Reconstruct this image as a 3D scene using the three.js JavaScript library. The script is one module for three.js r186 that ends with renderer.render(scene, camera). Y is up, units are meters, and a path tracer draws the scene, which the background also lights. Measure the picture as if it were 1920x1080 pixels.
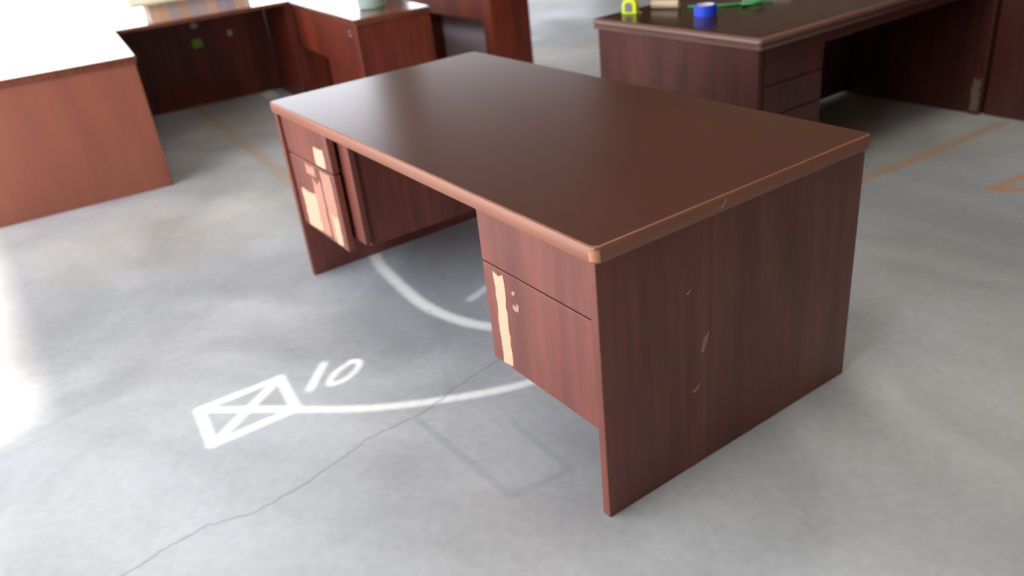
import * as THREE from 'three';
import { RoundedBoxGeometry } from 'three/addons/geometries/RoundedBoxGeometry.js';
import { mergeGeometries, mergeVertices, toCreasedNormals } from 'three/addons/utils/BufferGeometryUtils.js';

// ---------------------------------------------------------------- camera, sky, sun, exposure
const scene = new THREE.Scene();
const camera = new THREE.PerspectiveCamera(39.118, 1920 / 1080, 0.05, 200);
camera.position.set(1.1843, 1.4701, 0.945);
camera.rotation.set(-0.48197, 1.01388, -0.1156, 'YXZ');
camera.focus = 1.75;
camera.userData.fStop = 2.2;
scene.add(camera);

const renderer = new THREE.WebGLRenderer({ antialias: true });
renderer.toneMapping = THREE.LinearToneMapping;
renderer.toneMappingExposure = 1.63;
renderer.shadowMap.enabled = true;

scene.background = new THREE.Color().setRGB(0.89, 0.95, 1.04);
scene.backgroundIntensity = 3.2;

const sun = new THREE.DirectionalLight(new THREE.Color().setRGB(1, 0.9, 0.76), 9);
sun.name = 'sun';
sun.position.set(-2.6, 16.45, 10.6);
sun.target.position.set(-2.2, 0, 1.6);
sun.castShadow = true;
sun.shadow.radius = 6;
sun.shadow.mapSize.set(2048, 2048);
Object.assign(sun.shadow.camera, { left: -16, right: 16, top: 16, bottom: -16, near: 0.5, far: 60 });
scene.add(sun, sun.target);

// ---------------------------------------------------------------- helpers
let seed = 12345;
const rnd = () => { seed = (seed * 1664525 + 1013904223) >>> 0; return seed / 4294967296; };
function hash(x, y, s) {
  let h = (Math.imul(x, 374761393) + Math.imul(y, 668265263) + Math.imul(s, 2147483647 ^ 91281)) | 0;
  h = Math.imul(h ^ (h >>> 13), 1274126177); h ^= h >>> 16;
  return (h >>> 0) / 4294967296;
}
function vnoise(x, y, s, px = 0, py = 0) {          // value noise, periodic when px, py are given
  const xi = Math.floor(x), yi = Math.floor(y), fx = x - xi, fy = y - yi;
  const u = fx * fx * (3 - 2 * fx), v = fy * fy * (3 - 2 * fy);
  const w = (a, p) => (p ? ((a % p) + p) % p : a);
  const a = hash(w(xi, px), w(yi, py), s), b = hash(w(xi + 1, px), w(yi, py), s), c = hash(w(xi, px), w(yi + 1, py), s), d = hash(w(xi + 1, px), w(yi + 1, py), s);
  return (a + (b - a) * u) * (1 - v) + (c + (d - c) * u) * v;
}
const fbm = (x, y, s, n) => { let r = 0, a = 0.5, t = 0; for (let i = 0; i < n; i++) { r += a * vnoise(x, y, s + i); t += a; a *= 0.5; x *= 2.03; y *= 2.03; } return r / t; };
const clamp = (v, a = 0, b = 1) => Math.min(b, Math.max(a, v));

// wood laminate: grain runs along v, one repeat is 1.2 m
function woodTexture(r, g, b, s, depth = 0.22) {
  const N = 512, data = new Uint8Array(N * N * 4);
  for (let j = 0; j < N; j++) for (let i = 0; i < N; i++) {
    const u = i / N, v = j / N;
    const warp = 1.6 * vnoise(u * 6, v * 3, s + 40, 6, 3);
    const broad = vnoise(u * 14 + warp, v * 2, s, 0, 2);
    const mid = vnoise(u * 64, v * 4, s + 7, 64, 4);
    const fine = vnoise(u * 256, v * 14, s + 13, 256, 14);
    const edge = Math.min(1, Math.min(u, 1 - u) * 12);
    const k = 1 + depth * ((broad - 0.5) * 1.1 * edge + (mid - 0.5) * 0.8 + (fine - 0.5) * 0.45);
    const o = (j * N + i) * 4;
    data[o] = clamp(r * k, 0, 255); data[o + 1] = clamp(g * k * (1 + 0.06 * (broad - 0.5)), 0, 255); data[o + 2] = clamp(b * k, 0, 255); data[o + 3] = 255;
  }
  const t = new THREE.DataTexture(data, N, N);
  t.colorSpace = THREE.SRGBColorSpace; t.wrapS = t.wrapT = THREE.RepeatWrapping; t.magFilter = THREE.LinearFilter; t.repeat.set(1 / 1.2, 1 / 1.2); t.needsUpdate = true;
  return t;
}
const wood = (r, g, b, s, rough, depth, extra = {}) => new THREE.MeshPhysicalMaterial({ map: woodTexture(r, g, b, s, depth), roughness: rough, ...extra });
const plain = (r, g, b, rough = 0.6, extra = {}) => new THREE.MeshPhysicalMaterial({ color: new THREE.Color().setRGB(r / 255, g / 255, b / 255, THREE.SRGBColorSpace), roughness: rough, ...extra });

const M = {
  mahogany: wood(112, 59, 49, 3, 0.42, 0.2),
  mahoganyTop: wood(78, 43, 31, 5, 0.28, 0.05, { specularIntensity: 0.7 }),
  edgeBand: wood(140, 88, 68, 6, 0.4, 0.12),
  redPanel: wood(136, 74, 56, 9, 0.5, 0.07),
  cherry: wood(106, 41, 25, 21, 0.42, 0.3),
  cherryTop: wood(112, 60, 42, 22, 0.16, 0.2),
  walnut: wood(80, 38, 30, 27, 0.36, 0.3),
  walnutTop: wood(54, 32, 21, 28, 0.2, 0.2, { specularIntensity: 0.34 }),
  bookcase: wood(104, 38, 20, 31, 0.4, 0.3),
  bareWood: plain(214, 164, 134, 0.8),
  underlayer: plain(176, 124, 104, 0.7),
  paleEdge: plain(190, 140, 100, 0.6),
  steel: plain(190, 190, 186, 0.25, { metalness: 1 }),
};

// uv in metres on box-like shapes: grain follows `along` on flat tops and y on upright faces
function uvBox(g, along = 'x') {
  const p = g.attributes.position, n = g.attributes.normal, uv = new Float32Array(p.count * 2);
  for (let i = 0; i < p.count; i++) {
    const x = p.getX(i), y = p.getY(i), z = p.getZ(i), nx = Math.abs(n.getX(i)), ny = Math.abs(n.getY(i)), nz = Math.abs(n.getZ(i));
    let u, v;
    if (ny >= nx && ny >= nz) { if (along === 'x') { u = z; v = x; } else { u = x; v = z; } }
    else if (nx >= nz) { u = z; v = y; if (along === 'h') { u = y; v = z; } }
    else { u = x; v = y; if (along === 'h') { u = y; v = x; } }
    uv[i * 2] = u + 0.37; uv[i * 2 + 1] = v + 0.11;
  }
  g.setAttribute('uv', new THREE.BufferAttribute(uv, 2));
  return g;
}
// a box given by its two corners, edges eased by r
function bx(x0, x1, y0, y1, z0, z1, r = 0.002, along = 'x') {
  const w = x1 - x0, h = y1 - y0, d = z1 - z0;
  const g = new RoundedBoxGeometry(w, h, d, 2, Math.min(r, w / 2.01, h / 2.01, d / 2.01));
  g.translate((x0 + x1) / 2, (y0 + y1) / 2, (z0 + z1) / 2);
  return uvBox(g, along);
}
const taken = new Map();
function numbered(name) { const n = taken.get(name) ?? 0; taken.set(name, n + 1); return n ? name + '_' + String(n).padStart(3, '0') : name; }
function shade(o) { o.castShadow = true; o.receiveShadow = true; return o; }
function part(name, geos, mat, parent, label) {
  const list = Array.isArray(geos) ? geos : [geos];
  const g = list.length > 1 ? mergeGeometries(list.map((q) => (q.index ? q.toNonIndexed() : q))) : list[0];
  const m = shade(new THREE.Mesh(g, mat)); m.name = name;
  if (label) m.userData.label = label;
  parent.add(m); return m;
}
function thing(name, label, category, [x, y, z] = [0, 0, 0], turn = 0, group) {
  const o = new THREE.Group(); o.name = numbered(name); o.position.set(x, y, z); o.rotation.y = turn;
  o.userData = { label, category }; if (group) o.userData.group = group;
  scene.add(o); return o;
}
function single(name, geos, mat, label, category, [x, y, z] = [0, 0, 0], turn = 0, group) {
  const m = part(numbered(name), geos, mat, scene); m.position.set(x, y, z); m.rotation.y = turn;
  m.userData = { label, category }; if (group) m.userData.group = group; return m;
}
function struct(name, geos, mat, label) { const m = part(name, geos, mat, scene); m.userData = { kind: 'structure', label }; return m; }

// a desk top: rectangle with rounded plan corners and a moulded edge given as [inset, height] steps from bottom to top
function moulded(x0, x1, z0, z1, y0, steps, rc = 0.012, along = 'x', apart = false) {
  const ring = (inset) => {
    const pts = [], r = Math.max(0.001, rc - inset * 0.5);
    for (const [cx, cz, a0] of [[x1 - inset - r, z1 - inset - r, 0], [x0 + inset + r, z1 - inset - r, Math.PI / 2], [x0 + inset + r, z0 + inset + r, Math.PI], [x1 - inset - r, z0 + inset + r, 1.5 * Math.PI]])
      for (let k = 0; k <= 5; k++) { const a = a0 + k / 5 * Math.PI / 2; pts.push([cx + r * Math.cos(a), cz + r * Math.sin(a)]); }
    return pts;
  };
  const pos = [], rings = steps.map(([i, h]) => [ring(i), y0 + h]);
  const tri = (a, b, c) => pos.push(...a, ...b, ...c);
  for (let s = 0; s + 1 < rings.length; s++) {
    const [A, ya] = rings[s], [B, yb] = rings[s + 1], n = A.length;
    for (let k = 0; k < n; k++) {
      const l = (k + 1) % n, a = [A[k][0], ya, A[k][1]], b = [A[l][0], ya, A[l][1]], c = [B[k][0], yb, B[k][1]], d = [B[l][0], yb, B[l][1]];
      tri(a, c, b); tri(b, c, d);
    }
  }
  const cap = ([R, y], up) => { const cx = (x0 + x1) / 2, cz = (z0 + z1) / 2; for (let k = 0; k < R.length; k++) { const l = (k + 1) % R.length, a = [R[k][0], y, R[k][1]], b = [R[l][0], y, R[l][1]]; up ? tri([cx, y, cz], b, a) : tri([cx, y, cz], a, b); } };
  const made = (crease) => { let g = new THREE.BufferGeometry(); g.setAttribute('position', new THREE.Float32BufferAttribute(pos.splice(0), 3)); if (crease) g = toCreasedNormals(g, crease); else g.computeVertexNormals(); return g; };
  const side = made(0.6);
  cap(rings[0], false); cap(rings[rings.length - 1], true);
  const caps = made(0);
  if (apart) return [uvBox(side, 'h'), uvBox(caps, along)];
  return uvBox(mergeGeometries([side, caps]), along);
}
const eased = (t, r) => [[r, 0], [r * 0.3, r * 0.3], [0, r], [0, t - r], [r * 0.3, t - r * 0.3], [r, t]];

// a ragged patch of missing veneer on an upright face: outline in the face's own metres
function chipShape(points, depth = 0.0012) {
  const s = new THREE.Shape(points.map(([a, b]) => new THREE.Vector2(a, b)));
  return new THREE.ExtrudeGeometry(s, { depth, bevelEnabled: false });
}
function ragged(x0, x1, y0, y1, jag = 0.006, n = 9) {
  const p = [];
  for (let i = 0; i <= n; i++) p.push([x0 + (rnd() - 0.5) * jag, y0 + (y1 - y0) * i / n]);
  p.push([x0 + (x1 - x0) * 0.5, y1 - jag * 2.5 * rnd()]);
  for (let i = n; i >= 0; i--) p.push([x1 + (rnd() - 0.5) * jag, y0 + (y1 - y0) * i / n + jag * rnd()]);
  return p;
}

// ---------------------------------------------------------------- the hall: floor, roof, walls with open doors
const FX0 = -9, FX1 = 3, FZ0 = -6.5, FZ1 = 5.5;     // the floor slab in view, drawn at 6 mm a pixel
function floorTexture() {
  const N = 2048, cv = document.createElement('canvas'); cv.width = cv.height = N;
  const c = cv.getContext('2d'), img = c.createImageData(N, N), d = img.data;
  for (let j = 0; j < N; j++) for (let i = 0; i < N; i++) {
    const x = FX0 + (FX1 - FX0) * i / N, z = FZ0 + (FZ1 - FZ0) * j / N;
    const a = fbm(x * 0.9, z * 0.9, 101, 3) - 0.5, b = fbm(x * 3.1 + 5 * a, z * 3.1, 131, 4) - 0.5, e = vnoise(x * 60, z * 60, 151) - 0.5;
    const warm = fbm(x * 0.7 + 9, z * 0.7, 171, 2) - 0.5;
    const k = 1 + 0.2 * a + 0.27 * b + 0.05 * e, o = (j * N + i) * 4;
    d[o] = clamp((173 + 14 * warm) * k, 0, 255); d[o + 1] = clamp((174 + 3 * warm) * k, 0, 255); d[o + 2] = clamp((176 - 14 * warm) * k, 0, 255); d[o + 3] = 255;
  }
  c.putImageData(img, 0, 0);
  const U = (x) => (x - FX0) / (FX1 - FX0) * N, V = (z) => (z - FZ0) / (FZ1 - FZ0) * N, S = N / (FX1 - FX0);
  // sprayed line: many soft dabs along a path, denser in the middle
  const spray = (pts, w, col, a = 0.5) => {
    for (let k = 0; k + 1 < pts.length; k++) {
      const [x0, z0] = pts[k], [x1, z1] = pts[k + 1], n = Math.max(2, Math.ceil(Math.hypot(x1 - x0, z1 - z0) / 0.006));
      for (let q = 0; q <= n; q++) {
        const t = q / n, x = U(x0 + (x1 - x0) * t), z = V(z0 + (z1 - z0) * t), r = w * S * (0.9 + 0.2 * rnd());
        const gr = c.createRadialGradient(x, z, 0, x, z, r);
        gr.addColorStop(0, `rgba(${col},${a})`); gr.addColorStop(0.45, `rgba(${col},${a * 0.7})`); gr.addColorStop(1, `rgba(${col},0)`);
        c.fillStyle = gr; c.fillRect(x - r, z - r, 2 * r, 2 * r);
      }
    }
  };
  const curve = (pts) => new THREE.CatmullRomCurve3(pts.map(([x, z]) => new THREE.Vector3(x, 0, z))).getPoints(24).map((v) => [v.x, v.z]);
  const white = '255,254,250', orange = '206,132,84', tan = '190,150,116';
  const tl = [-1.255, 0.675], tr = [-1.245, 0.40], br = [-1.03, 0.425], bl = [-1.035, 0.695];
  for (const seg of [[tl, tr], [tr, br], [br, bl], [bl, tl], [tl, br], [tr, bl]]) spray(seg, 0.026, white, 0.34);
  spray([[-1.225, 0.245], [-1.10, 0.352]], 0.024, white, 0.34);                                        // the 1
  spray(curve([[-1.165, 0.165], [-1.135, 0.245], [-1.085, 0.285], [-1.075, 0.235], [-1.115, 0.165], [-1.15, 0.15], [-1.165, 0.175]]), 0.019, white, 0.3);   // the 0
  spray(curve([[-1.03, 0.43], [-0.86, 0.235], [-0.72, 0.003], [-0.635, -0.194], [-0.6, -0.42], [-0.64, -0.62]]), 0.026, white, 0.3);
  spray(curve([[-2.1, -0.4], [-1.88, -0.28], [-1.6, -0.235], [-1.32, -0.22], [-1.14, -0.255], [-1.02, -0.31], [-0.9, -0.42]]), 0.036, white, 0.3);
  spray([[-1.24, -0.366], [-1.28, -0.48], [-1.3, -0.56]], 0.028, white, 0.26);
  spray([[-5.9, -0.53], [-5.375, -0.513], [-3.247, -0.398], [-2.3, -0.35]], 0.06, tan, 0.055);
  spray([[-0.9, -2.1], [-0.885, -2.4], [-0.85, -2.84], [-0.83, -3.44]], 0.05, orange, 0.06);
  spray([[-0.42, -2.555], [-0.398, -2.79], [-0.36, -3.0]], 0.04, orange, 0.09);
  spray([[-0.42, -2.555], [-0.30, -2.64], [-0.2, -2.72]], 0.05, orange, 0.07);
  spray([[-5.3, -3.0], [-4.5, -3.1], [-4.4, -3.8]], 0.07, tan, 0.05);
  // settled-water outline where something square stood
  c.lineWidth = 0.024 * S; c.strokeStyle = 'rgba(96,100,106,0.13)';
  c.beginPath(); [[-0.72, 0.16], [-0.24, 0.135], [-0.215, -0.05], [-0.5, -0.05]].forEach(([x, z], k) => (k ? c.lineTo(U(x), V(z)) : c.moveTo(U(x), V(z)))); c.stroke();
  // scuffs
  for (let k = 0; k < 150; k++) { const x = U(-4.5 + rnd() * 6.5), z = V(-3.5 + rnd() * 6), r = 2 + rnd() * 7; c.strokeStyle = rnd() < 0.5 ? 'rgba(92,92,94,0.12)' : 'rgba(226,228,230,0.14)'; c.lineWidth = 1 + rnd(); const a = rnd() * 6; c.beginPath(); c.moveTo(x, z); c.lineTo(x + r * Math.cos(a), z + r * Math.sin(a)); c.stroke(); }
  // the crack
  const crackPts = [[-0.64, 1.3], [-0.654, 1.022], [-0.675, 0.938], [-0.688, 0.81], [-0.649, 0.691], [-0.662, 0.564], [-0.697, 0.418], [-0.729, 0.316], [-0.728, 0.115], [-0.769, -0.007], [-0.808, -0.189], [-0.83, -0.5], [-0.8, -0.9]];
  const path = []; for (let k = 0; k + 1 < crackPts.length; k++) for (let q = 0; q < 8; q++) { const t = q / 8, [a, b] = crackPts[k], [e, f] = crackPts[k + 1]; path.push([a + (e - a) * t + (rnd() - 0.5) * 0.008, b + (f - b) * t]); }
  c.lineWidth = 0.8; c.strokeStyle = 'rgba(80,80,82,0.45)'; c.beginPath(); path.forEach(([x, z], k) => (k ? c.lineTo(U(x), V(z)) : c.moveTo(U(x), V(z)))); c.stroke();
  const t = new THREE.CanvasTexture(cv); t.colorSpace = THREE.SRGBColorSpace; t.flipY = false; return t;
}
function roughTexture() {
  const N = 1024, data = new Uint8Array(N * N * 4);
  for (let j = 0; j < N; j++) for (let i = 0; i < N; i++) {
    const x = 12 * i / N, z = 12 * j / N, k = clamp(0.62 + 0.5 * (fbm(x * 1.3, z * 1.3, 301, 4) - 0.5) + 0.1 * (vnoise(x * 30, z * 30, 333) - 0.5));
    const o = (j * N + i) * 4; data[o] = data[o + 1] = data[o + 2] = k * 255; data[o + 3] = 255;
  }
  const t = new THREE.DataTexture(data, N, N); t.magFilter = THREE.LinearFilter; t.needsUpdate = true; return t;
}
{
  const g = new THREE.BoxGeometry(FX1 - FX0, 0.2, FZ1 - FZ0); g.translate((FX0 + FX1) / 2, -0.1, (FZ0 + FZ1) / 2);
  const p = g.attributes.position, uv = g.attributes.uv;
  for (let i = 0; i < p.count; i++) uv.setXY(i, (p.getX(i) - FX0) / (FX1 - FX0), (p.getZ(i) - FZ0) / (FZ1 - FZ0));
  struct('floor', g, new THREE.MeshPhysicalMaterial({ map: floorTexture(), roughnessMap: roughTexture(), roughness: 0.95 }), 'grey concrete floor with sprayed white and orange marks');
}
const concrete = plain(173, 174, 176, 0.6), wallPaint = plain(120, 104, 88, 0.85), ceilingPaint = plain(160, 152, 140, 0.85), yard = plain(196, 192, 184, 0.9);
const HD1 = 4.95, HD2 = 4.5;
const X0 = -9, X1 = 5.5, Z0 = -9, Z1 = 3.7, HC = 5.2;
struct('floor_surround', [bx(FX1, X1, -0.2, 0, FZ0, Z1, 0.0005), bx(X0, X1, -0.2, 0, Z0, FZ0, 0.0005)], concrete, 'plain concrete floor around the marked slab');
struct('ground_yard', [bx(-60, X0, -0.25, -0.02, -60, 60, 0.001), bx(X0, FX1, -0.25, -0.02, FZ1, 60, 0.001), bx(FX1, 60, -0.25, -0.02, Z1, 60, 0.001), bx(X0, 60, -0.25, -0.02, -60, Z0, 0.001)], yard, 'sunlit pale concrete yard outside the open doors');
const RX0 = -0.9, RX1 = 0.7, RZ0 = -2.4, RZ1 = 2.2;
struct('ceiling', [bx(X0, RX0, HC, HC + 0.2, Z0, Z1, 0.001), bx(RX1, X1, HC, HC + 0.2, Z0, Z1, 0.001), bx(RX0, RX1, HC, HC + 0.2, Z0, RZ0, 0.001), bx(RX0, RX1, HC, HC + 0.2, RZ1, Z1, 0.001)], ceilingPaint, 'pale ceiling with one rooflight');
{ const g = new THREE.PlaneGeometry(RX1 - RX0, RZ1 - RZ0); g.rotateX(Math.PI / 2); g.translate((RX0 + RX1) / 2, HC + 0.16, (RZ0 + RZ1) / 2); struct('window_1', g, plain(240, 240, 232, 1, { transmission: 0.6, thickness: 0, side: THREE.DoubleSide }), 'milky sheet of the rooflight'); }
struct('wall_right', bx(X1, X1 + 0.2, 0, HC + 0.2, Z0, Z1 + 0.2, 0.001), wallPaint, 'plain wall behind the camera');
struct('wall_back', bx(X0, X1, 0, HC + 0.2, Z0 - 0.2, Z0, 0.001), wallPaint, 'plain long side wall');
struct('wall_left', [bx(X0 - 0.2, X0, 3.0, HC + 0.2, Z0 - 0.2, Z1 + 0.2, 0.001), bx(X0 - 0.2, X0, 0, 3.0, Z0 - 0.2, -7.6, 0.001), bx(X0 - 0.2, X0, 0, 3.0, -4.3, -3.7, 0.001), bx(X0 - 0.2, X0, 1.9, 3.0, -7.6, -4.3, 0.001), bx(X0 - 0.2, X0, 0, 3.0, 3.2, Z1 + 0.2, 0.001)], wallPaint, 'end wall with two wide open doorways');
// the open side: a tall doorway on the left and a lower one on the right of a pier
struct('wall_front', [bx(X0, -1.7, HD1, HC + 0.2, Z1, Z1 + 0.2, 0.001), bx(-1.7, X1, HD2, HC + 0.2, Z1, Z1 + 0.2, 0.001), bx(X0, -8.6, 0, HD1, Z1, Z1 + 0.2, 0.001), bx(1.5, X1, 0, HD2, Z1, Z1 + 0.2, 0.001)], wallPaint, 'side wall with wide open loading doors');

// ---------------------------------------------------------------- the desk in front
{
  const W = 1.948, D = 0.952, H = 0.75, T = 0.042;
  const o = thing('desk', 'large mahogany double pedestal desk in front beside the sprayed white marks', 'desk', [-W / 2, 0, -D / 2]);
  const X = (x) => x + W / 2, Z = (z) => z + D / 2;        // desk measured from its near right corner
  const B = (x0, x1, y0, y1, z0, z1, r, al) => bx(X(x0), X(x1), y0, y1, Z(z0), Z(z1), r, al);
  const [band, slab] = moulded(X(-W), X(0), Z(-D), Z(0), H - T, eased(T, 0.007), 0.02, 'x', true);
  const top = part('desk_top', slab, M.mahoganyTop, o, 'glossy brown laminate top');
  part('edge_band', band, M.edgeBand, top, 'lighter brown eased edge');
  const worn = new THREE.CylinderGeometry(0.0206, 0.0206, 0.026, 10, 1, true, 0.1, 1.3); worn.translate(X(-0.02), H - T / 2, Z(-0.02));
  part('worn_corner', worn, plain(182, 122, 94, 0.6, { side: THREE.DoubleSide }), top, 'pale worn corner of the edge');
  // pale wear at the near corner of the edge
  const wear = (name, pts, mat, at, ry, label, parent = o) => { const m = part(name, chipShape(pts), mat, parent, label); m.position.set(...at); m.rotation.y = ry; return m; };
  part('side_panel', B(-0.036, -0.010, 0, H - T, -D + 0.014, -0.008, 0.003), M.mahogany, o);
  part('side_panel', B(-W + 0.010, -W + 0.036, 0, H - T, -D + 0.014, -0.008, 0.003), M.mahogany, o);
  part('modesty_panel', B(-W + 0.036, -0.036, 0.40, H - T, -0.86, -0.84, 0.002), M.mahogany, o);
  // right pedestal
  part('pedestal_case', B(-0.488, -0.036, 0.262, H - T, -0.84, -0.055, 0.002), M.mahogany, o);
  const d1 = part('drawer', B(-0.497, -0.040, 0.553, 0.702, -0.048, -0.020, 0.0025), M.mahogany, o);
  const d2 = part('drawer', B(-0.497, -0.040, 0.248, 0.549, -0.048, -0.020, 0.0025), M.mahogany, o);
  wear('torn_veneer', ragged(-0.447, -0.402, 0.252, 0.535, 0.006, 12), M.bareWood, [X(0), 0, Z(-0.020)], 0, 'long pale strip of torn veneer', d2);
  wear('torn_veneer', [[-0.372, 0.456], [-0.362, 0.448], [-0.345, 0.452], [-0.342, 0.47], [-0.35, 0.478], [-0.354, 0.463], [-0.366, 0.468]], M.underlayer, [X(0), 0, Z(-0.020)], 0, 'small pale chip', d2);
  wear('torn_veneer', [[-0.372, 0.498], [-0.362, 0.492], [-0.352, 0.505], [-0.362, 0.508]], M.underlayer, [X(0), 0, Z(-0.020)], 0, 'small pale chip', d2);
  // left pedestal
  part('pedestal_case', B(-W + 0.036, -1.415, 0.27, H - T, -0.84, -0.09, 0.002), M.mahogany, o);
  part('stile', B(-1.53, -1.402, 0.285, H - T, -0.09, -0.062, 0.006), M.mahogany, o, 'recessed upright board beside the drawers');
  const d3 = part('drawer', B(-W + 0.040, -1.474, 0.553, 0.702, -0.050, -0.020, 0.006), M.mahogany, o);
  const d4 = part('drawer', B(-W + 0.040, -1.474, 0.248, 0.549, -0.050, -0.020, 0.006), M.mahogany, o);
  const zf = [X(0), 0, Z(-0.020)];
  wear('torn_veneer', ragged(-1.615, -1.525, 0.562, 0.632, 0.008, 5), M.bareWood, zf, 0, 'pale patch of torn veneer', d3);
  wear('torn_veneer', ragged(-1.745, -1.655, 0.50, 0.543, 0.006, 3), M.underlayer, zf, 0, 'tan patch of thinned veneer', d4);
  wear('torn_veneer', ragged(-1.70, -1.618, 0.262, 0.495, 0.012, 14), M.underlayer, zf, 0, 'tan rippled strip of thinned veneer', d4);
  wear('torn_veneer', ragged(-1.600, -1.505, 0.262, 0.543, 0.008, 14), M.underlayer, zf, 0, 'tan strip of thinned veneer', d4);
  wear('torn_veneer', ragged(-1.845, -1.702, 0.256, 0.418, 0.010, 9), M.bareWood, zf, 0, 'wide pale patch of torn veneer', d4);
  wear('torn_veneer', ragged(-1.565, -1.51, 0.258, 0.38, 0.006, 6), M.bareWood, [X(0), 0, Z(-0.0195)], 0, 'pale strip of torn veneer', d4);
  // chips in the right side panel and on the edge of the top
  const xs = (z, y, pts, mat = M.paleEdge, x = -0.010) => wear('chip', pts.map(([a, b]) => [a * 1, b]), mat, [X(x), y, Z(z)], Math.PI / 2, 'pale nick');
  xs(-0.281, 0.533, [[-0.006, 0], [0, -0.003], [0.007, 0.002], [0.008, 0.008], [0.004, 0.003], [0, 0.001]]);
  xs(-0.335, 0.376, [[-0.008, -0.030], [0.0, -0.030], [0.012, -0.005], [0.018, 0.022], [0.010, 0.012], [0.002, 0.010]], M.underlayer);
  xs(-0.309, 0.244, [[-0.012, -0.002], [-0.002, -0.006], [0.008, 0.002], [0.012, 0.014], [0.004, 0.005], [-0.004, 0.002]], M.underlayer);
  const tc = (z, pts) => wear('chip', pts, M.underlayer, [X(0.0002), 0.73, Z(z)], Math.PI / 2, 'pale nick', top);
  tc(-0.383, [[-0.008, -0.006], [0, -0.010], [0.010, 0], [0.012, 0.008], [0.003, 0.0]]);
}

// ---------------------------------------------------------------- desk behind on the right, with a moulded top
{
  const o = thing('desk', 'dark walnut desk with moulded edge carrying the blue tape roll', 'desk', [-1.5, 0, -2.6]);
  const X = (x) => x + 1.5, Z = (z) => z + 2.6;
  const B = (x0, x1, y0, y1, z0, z1, r, al) => bx(X(x0), X(x1), y0, y1, Z(z0), Z(z1), r, al);
  const steps = [[0.012, 0], [0.006, 0.001], [0.003, 0.006], [0.003, 0.014], [0.009, 0.017], [0.009, 0.021], [0.003, 0.024], [0.0, 0.028], [0.0, 0.038], [0.003, 0.043], [0.010, 0.048], [0.016, 0.05]];
  const [moulding, slab] = moulded(X(-2.03), X(-0.985), Z(-3.56), Z(-1.69), 0.70, steps, 0.014, 'z', true);
  const top = part('desk_top', slab, M.walnutTop, o, 'polished dark top');
  part('edge_moulding', moulding, wood(112, 78, 68, 29, 0.32, 0.15), top, 'paler stepped moulding around the top');
  part('side_panel', B(-2.005, -1.012, 0, 0.70, -1.745, -1.712, 0.003), M.walnut, o);
  part('pedestal_case', B(-1.85, -1.03, 0.06, 0.70, -2.13, -1.745, 0.002), M.walnut, o);
  const fx = (name, y0, y1) => part(name, B(-1.03, -1.008, y0, y1, -2.128, -1.75, 0.003), M.walnut, o);
  fx('drawer', 0.545, 0.66); fx('drawer', 0.41, 0.54); fx('drawer', 0.09, 0.405);
  part('apron', B(-1.03, -1.008, 0.652, 0.70, -3.50, -1.75, 0.003, 'h'), M.walnut, o);
  part('modesty_panel', B(-1.83, -1.805, 0.01, 0.70, -3.50, -2.13, 0.002), M.walnut, o);
  part('side_panel', B(-2.005, -1.05, 0, 0.70, -3.535, -3.50, 0.003), M.walnut, o);
  const p = part('post', B(-1.05, -0.985, 0, 0.70, -3.545, -3.485, 0.006), M.walnut, o, 'upright corner post of the far end');
  const m = part('torn_veneer', chipShape(ragged(-0.022, 0.022, 0.02, 0.2, 0.01, 8)), plain(112, 96, 78, 0.8), p, 'greyish strip of torn veneer'); m.position.set(X(-1.02), 0, Z(-3.485));
}
{
  const o = thing('credenza', 'dark wooden credenza at the far right edge behind the moulded desk', 'credenza', [-0.275, 0, -3.78]);
  part('back_panel', bx(-0.70, 0.68, 0, 0.70, 0.24, 0.265, 0.003), M.walnut, o);
  part('side_panel', bx(-0.70, -0.675, 0, 0.70, -0.26, 0.24, 0.003), M.walnut, o);
  part('side_panel', bx(0.655, 0.68, 0, 0.70, -0.26, 0.24, 0.003), M.walnut, o);
  part('credenza_top', moulded(-0.70, 0.70, -0.28, 0.285, 0.70, eased(0.045, 0.008), 0.012), M.walnutTop, o);
}

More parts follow.
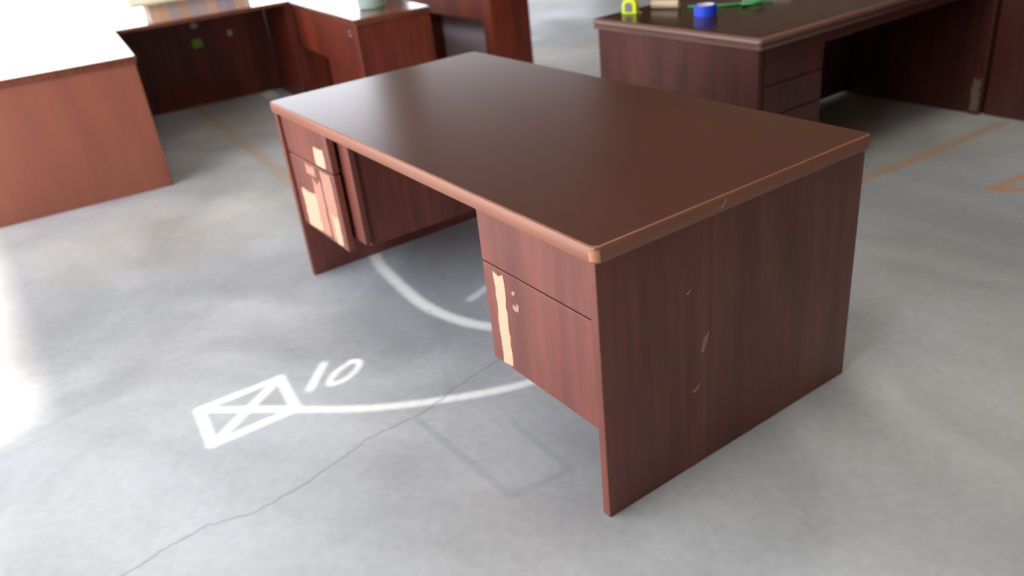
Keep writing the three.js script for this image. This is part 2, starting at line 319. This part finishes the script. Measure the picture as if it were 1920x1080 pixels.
// ---------------------------------------------------------------- the three wings standing in a U at the back left
const UT = -0.1, UO = [-3.72, 0, 0.117];
{
  const o = thing('desk', 'reddish brown desk wing at the left edge with a blank end panel', 'desk', UO, UT, 'wings of the U-shaped workstation');
  part('desk_top', moulded(-2.02, 0.012, 0.0, 1.75, 0.712, eased(0.038, 0.006), 0.008), M.cherryTop, o, 'shiny top');
  part('end_panel', bx(-0.03, -0.004, 0, 0.712, 0.012, 1.74, 0.003), M.redPanel, o);
  part('side_panel', bx(-2.0, -0.03, 0, 0.712, 0.012, 0.034, 0.003), M.redPanel, o);
  part('side_panel', bx(-2.0, -0.03, 0, 0.712, 1.715, 1.74, 0.003), M.redPanel, o);
}
{
  const o = thing('desk', 'bridge desk of the U with a green tag inside its dark knee space', 'desk', UO, UT, 'wings of the U-shaped workstation');
  part('desk_top', moulded(-2.02, -1.202, -1.68, -0.003, 0.722, eased(0.028, 0.005), 0.004, 'z'), M.cherryTop, o, 'shiny top');
  part('modesty_panel', bx(-1.975, -1.95, 0, 0.722, -1.15, -0.034, 0.003), M.cherry, o);
  part('leg_panel', bx(-1.98, -1.222, 0, 0.722, -0.032, -0.006, 0.003), M.cherry, o);
  part('leg_panel', bx(-1.98, -1.222, 0, 0.722, -1.202, -1.152, 0.003), M.cherry, o);
  part('back_panel', bx(-1.975, -1.95, 0, 0.722, -1.64, -1.204, 0.003), M.cherry, o);
  part('leg_panel', bx(-1.98, -1.222, 0, 0.722, -1.67, -1.646, 0.003), M.cherry, o);
  // hook, pale sticker and green tag on the panel
  const plate = new THREE.CylinderGeometry(0.015, 0.017, 0.012, 20); plate.rotateZ(Math.PI / 2); plate.translate(-1.944, 0.612, -0.60);
  const bail = new THREE.TorusGeometry(0.026, 0.006, 8, 24, Math.PI); bail.rotateZ(Math.PI); bail.rotateY(Math.PI / 2); bail.translate(-1.938, 0.612, -0.60);
  part('hook', [plate, bail], plain(236, 236, 232, 0.35), o, 'small white hook');
  part('sticker', bx(-1.9505, -1.948, 0.48, 0.525, -0.87, -0.835, 0.0008), plain(214, 206, 196, 0.7), o, 'small pale sticker');
  part('tag', bx(-1.9505, -1.947, 0.438, 0.502, -0.632, -0.555, 0.001), plain(150, 214, 76, 0.7), o, 'square green paper tag');
}
{
  const o = thing('credenza', 'orange brown cherry credenza wing of the U behind the front desk corner', 'credenza', UO, UT, 'wings of the U-shaped workstation');
  part('credenza_top', moulded(-1.2, 0.2, -1.68, -1.18, 0.712, [[0.008, 0], [0.003, 0.003], [0.003, 0.012], [0.008, 0.015], [0.002, 0.019], [0, 0.024], [0, 0.032], [0.006, 0.038]], 0.016), M.cherryTop, o, 'shiny top with a moulded edge');
  part('end_panel', bx(0.15, 0.188, 0, 0.712, -1.675, -1.195, 0.004), M.cherry, o);
  part('stile', bx(0.075, 0.15, 0, 0.712, -1.225, -1.198, 0.004), M.cherry, o);
  part('drawer', bx(-1.216, 0.072, 0.425, 0.705, -1.225, -1.205, 0.004), M.cherry, o);
  part('cabinet_door', bx(-0.62, 0.072, 0.05, 0.415, -1.245, -1.225, 0.004), M.cherry, o);
  part('cabinet_case', bx(-0.62, 0.15, 0.04, 0.712, -1.67, -1.245, 0.003), M.cherry, o);
  part('drawer_case', bx(-1.216, -0.622, 0.425, 0.712, -1.64, -1.227, 0.003), M.cherry, o);
  part('back_panel', bx(-1.218, -0.622, 0, 0.712, -1.67, -1.645, 0.003), M.cherry, o);
  part('side_panel', bx(-1.2185, -1.198, 0, 0.424, -1.643, -1.2, 0.003), M.cherry, o);
  for (const [x, y] of [[0.045, 0.66], [0.052, 0.635]]) { const m = part('chip', chipShape([[-0.03, 0.006], [-0.012, -0.004], [0.01, -0.002], [0.016, 0.012], [-0.004, 0.006]]), plain(150, 120, 116, 0.7), o, 'greyish nick'); m.position.set(x - 0.02, y, -1.205); }
}
{
  const o = thing('console_table', 'cherry console table with open knee space behind the front desk', 'table', [-4.1, 0, -2.05]);
  const B = (x0, x1, y0, y1, z0, z1, r, al) => bx(x0 + 4.1, x1 + 4.1, y0, y1, z0, z1, r, al);
  part('side_panel', B(-3.525, -3.495, 0, 0.712, -0.31, -0.004, 0.003), M.bookcase, o);
  part('stile', B(-3.60, -3.512, 0, 0.712, -0.022, 0, 0.004), M.bookcase, o);
  part('side_panel', B(-4.70, -4.67, 0, 0.712, -0.31, -0.004, 0.003), M.bookcase, o);
  part('apron', B(-4.67, -3.605, 0.547, 0.712, -0.022, -0.002, 0.004), M.bookcase, o);
  part('back_panel', B(-4.67, -3.525, 0.06, 0.712, -0.31, -0.29, 0.002), plain(222, 210, 216, 0.6), o, 'purplish grey back of the knee space');
  part('table_top', moulded(-0.62, 0.625, -0.335, 0.02, 0.712, eased(0.038, 0.007), 0.012), M.bookcase, o);
}

// ---------------------------------------------------------------- small things on the desks and on the floor
{ // roll of blue tape
  const r = 0.052, h = 0.048;
  const o = thing('tape_roll', 'roll of bright blue tape lying on the moulded desk', 'tape', [-1.545, 0.75, -1.975]);
  const tape = new THREE.LatheGeometry([[0.038, 0], [r - 0.001, 0], [r, 0.001], [r, h - 0.001], [r - 0.001, h], [0.038, h], [0.038, 0]].map(([a, b]) => new THREE.Vector2(a, b)), 48);
  part('tape', tape, plain(38, 74, 214, 0.45), o);
  const core = new THREE.LatheGeometry([[0.035, 0.0005], [0.038, 0.0005], [0.038, h + 0.001], [0.035, h + 0.001], [0.035, 0.0005]].map(([a, b]) => new THREE.Vector2(a, b)), 48);
  part('core', core, plain(236, 236, 232, 0.8), o, 'white cardboard core');
}
{ // yellow tape measure with a grey clip
  const o = thing('tape_measure', 'fluorescent yellow tape measure with grey clip near the blue roll', 'tape measure', [-1.93, 0.75, -1.86], 0.5);
  const s = new THREE.Shape(); s.moveTo(-0.034, 0); s.lineTo(0.034, 0); s.lineTo(0.034, 0.04); s.quadraticCurveTo(0.034, 0.066, 0, 0.066); s.quadraticCurveTo(-0.034, 0.066, -0.034, 0.03); s.lineTo(-0.034, 0);
  const g = new THREE.ExtrudeGeometry(s, { depth: 0.036, bevelEnabled: true, bevelSize: 0.003, bevelThickness: 0.003, bevelSegments: 2, curveSegments: 12 }); g.translate(0, 0.003, -0.018);
  part('case', g, plain(226, 232, 36, 0.45), o);
  part('clip', [bx(-0.02, 0.016, 0.012, 0.05, 0.021, 0.0245, 0.001), bx(-0.012, 0.008, 0.05, 0.055, 0.018, 0.0245, 0.001)], plain(120, 116, 120, 0.4), o, 'grey belt clip');
  part('tape_tip', bx(0.034, 0.06, 0.004, 0.006, -0.012, 0.012, 0.0008), plain(180, 176, 170, 0.3, { metalness: 0.8 }), o);
}
{ // kraft paper tube beside the tape measure
  const g = new THREE.LatheGeometry([[0.017, -0.07], [0.02, -0.07], [0.02, 0.07], [0.017, 0.07], [0.017, -0.07]].map(([a, b]) => new THREE.Vector2(a, b)), 24); g.rotateZ(Math.PI / 2); g.translate(0, 0.02, 0);
  single('cardboard_tube', g, plain(206, 180, 150, 0.8), 'short beige cardboard tube between yellow tape measure and blue roll', 'tube', [-1.86, 0.75, -2.03], 0.4);
}
function lying(pts, r, closed = false) { return new THREE.TubeGeometry(new THREE.CatmullRomCurve3(pts.map((q) => new THREE.Vector3(...q)), closed), 80, r, 10, closed); }
single('cord', lying([[-0.16, 0.007, 0.09], [-0.08, 0.007, 0.05], [0, 0.007, 0.03], [0.06, 0.007, -0.02], [0.12, 0.012, -0.06], [0.17, 0.018, -0.03], [0.15, 0.02, 0.03], [0.09, 0.014, 0.02], [0.1, 0.012, -0.07], [0.18, 0.008, -0.12]], 0.0065), plain(70, 150, 84, 0.5), 'green looped cord trailing behind the blue tape roll', 'cord', [-1.62, 0.75, -2.2], 0.25);
{
  const o = thing('brush', 'pale plastic brush lying beside the green cord', 'brush', [-1.56, 0.75, -2.42], 0.75);
  const h = new THREE.CapsuleGeometry(0.011, 0.15, 6, 16); h.rotateZ(Math.PI / 2); h.scale(1, 0.8, 1); h.translate(0.03, 0.012, 0);
  part('handle', h, plain(214, 208, 190, 0.5), o);
  part('head', bx(-0.12, -0.04, 0.012, 0.026, -0.018, 0.018, 0.005), plain(214, 208, 190, 0.5), o);
  part('bristles', bx(-0.115, -0.045, 0.0, 0.013, -0.014, 0.014, 0.002), plain(236, 232, 222, 0.9), o);
}
{ // open patterned carton on the bridge, a flat beige board across it
  const o = thing('carton', 'open carton printed in peach and lilac blocks on the bridge desk', 'box', [UO[0], 0, UO[2]], UT);
  const N = 64, data = new Uint8Array(N * 16 * 4), cols = [[222, 182, 150], [214, 170, 136], [184, 164, 168], [208, 160, 132], [184, 166, 164], [190, 168, 160], [214, 174, 146], [182, 162, 164], [172, 154, 164], [208, 166, 142], [216, 186, 160]];
  for (let j = 0; j < 16; j++) for (let i = 0; i < N; i++) { const c = cols[Math.floor(i / 6) % cols.length], o4 = (j * N + i) * 4, k = 1 + 0.06 * (hash(i, j, 3) - 0.5) + (j > 11 ? 0.05 : 0); data[o4] = clamp(c[0] * k, 0, 255); data[o4 + 1] = clamp(c[1] * k, 0, 255); data[o4 + 2] = clamp(c[2] * k, 0, 255); data[o4 + 3] = 255; }
  const t = new THREE.DataTexture(data, N, 16); t.colorSpace = THREE.SRGBColorSpace; t.magFilter = THREE.LinearFilter; t.needsUpdate = true;
  const print = new THREE.MeshPhysicalMaterial({ map: t, roughness: 0.75 });
  const face = (x0, x1, z0, z1, y0 = 0.75, y1 = 0.87) => { const g = new THREE.BoxGeometry(x1 - x0, y1 - y0, z1 - z0); g.translate((x0 + x1) / 2, (y0 + y1) / 2, (z0 + z1) / 2); return g; };
  part('wall', face(-1.245, -1.238, -0.92, -0.25), print, o); part('wall', face(-1.62, -1.613, -0.92, -0.25), print, o);
  part('wall', face(-1.613, -1.245, -0.257, -0.25), print, o); part('wall', face(-1.613, -1.245, -0.92, -0.913), print, o);
  part('bottom', face(-1.613, -1.245, -0.913, -0.257, 0.75, 0.757), plain(206, 176, 146, 0.8), o);
  const b = thing('board', 'flat beige board lying across the printed carton', 'board', [UO[0], 0, UO[2]], UT);
  const g = bx(-0.26, 0.24, 0, 0.018, -0.33, 0.3, 0.004); const m = part('panel', g, plain(218, 204, 168, 0.7), b); m.position.set(-1.42, 0.871, -0.44);
}
{ // pale translucent tub on the credenza
  const o = thing('storage_tub', 'pale greenish translucent plastic tub on the cherry credenza', 'tub', [-3.735, 0.75, -1.33], UT);
  const prof = [[0.075, 0.003], [0.08, 0], [0.088, 0.01], [0.1, 0.15], [0.106, 0.15], [0.106, 0.156], [0.097, 0.156], [0.085, 0.012], [0.0, 0.008]].map(([a, b]) => new THREE.Vector2(a, b));
  part('body', new THREE.LatheGeometry([new THREE.Vector2(0, 0.003), ...prof], 40), plain(206, 226, 216, 0.35, { transmission: 0.5, thickness: 0, ior: 1.4 }), o);
  const lid = new THREE.LatheGeometry([[0, 0.158], [0.108, 0.158], [0.112, 0.15], [0.114, 0.15], [0.114, 0.162], [0.1, 0.168], [0, 0.168]].map(([a, b]) => new THREE.Vector2(a, b)), 40);
  part('lid', lid, plain(226, 234, 230, 0.4), o);
}
{ // crumpled paper on the floor by the credenza
  const g = new THREE.PlaneGeometry(0.30, 0.11, 14, 6); g.rotateX(-Math.PI / 2);
  const p = g.attributes.position; for (let i = 0; i < p.count; i++) p.setY(i, 0.003 + 0.012 * vnoise(p.getX(i) * 26, p.getZ(i) * 26, 77));
  g.computeVertexNormals();
  single('paper_sheet', g, plain(236, 236, 232, 0.8, { side: THREE.DoubleSide }), 'crumpled white paper on the floor inside the knee space of the bridge desk', 'paper', [-5.361, 0, -1.06], UT);
}

renderer.render(scene, camera);
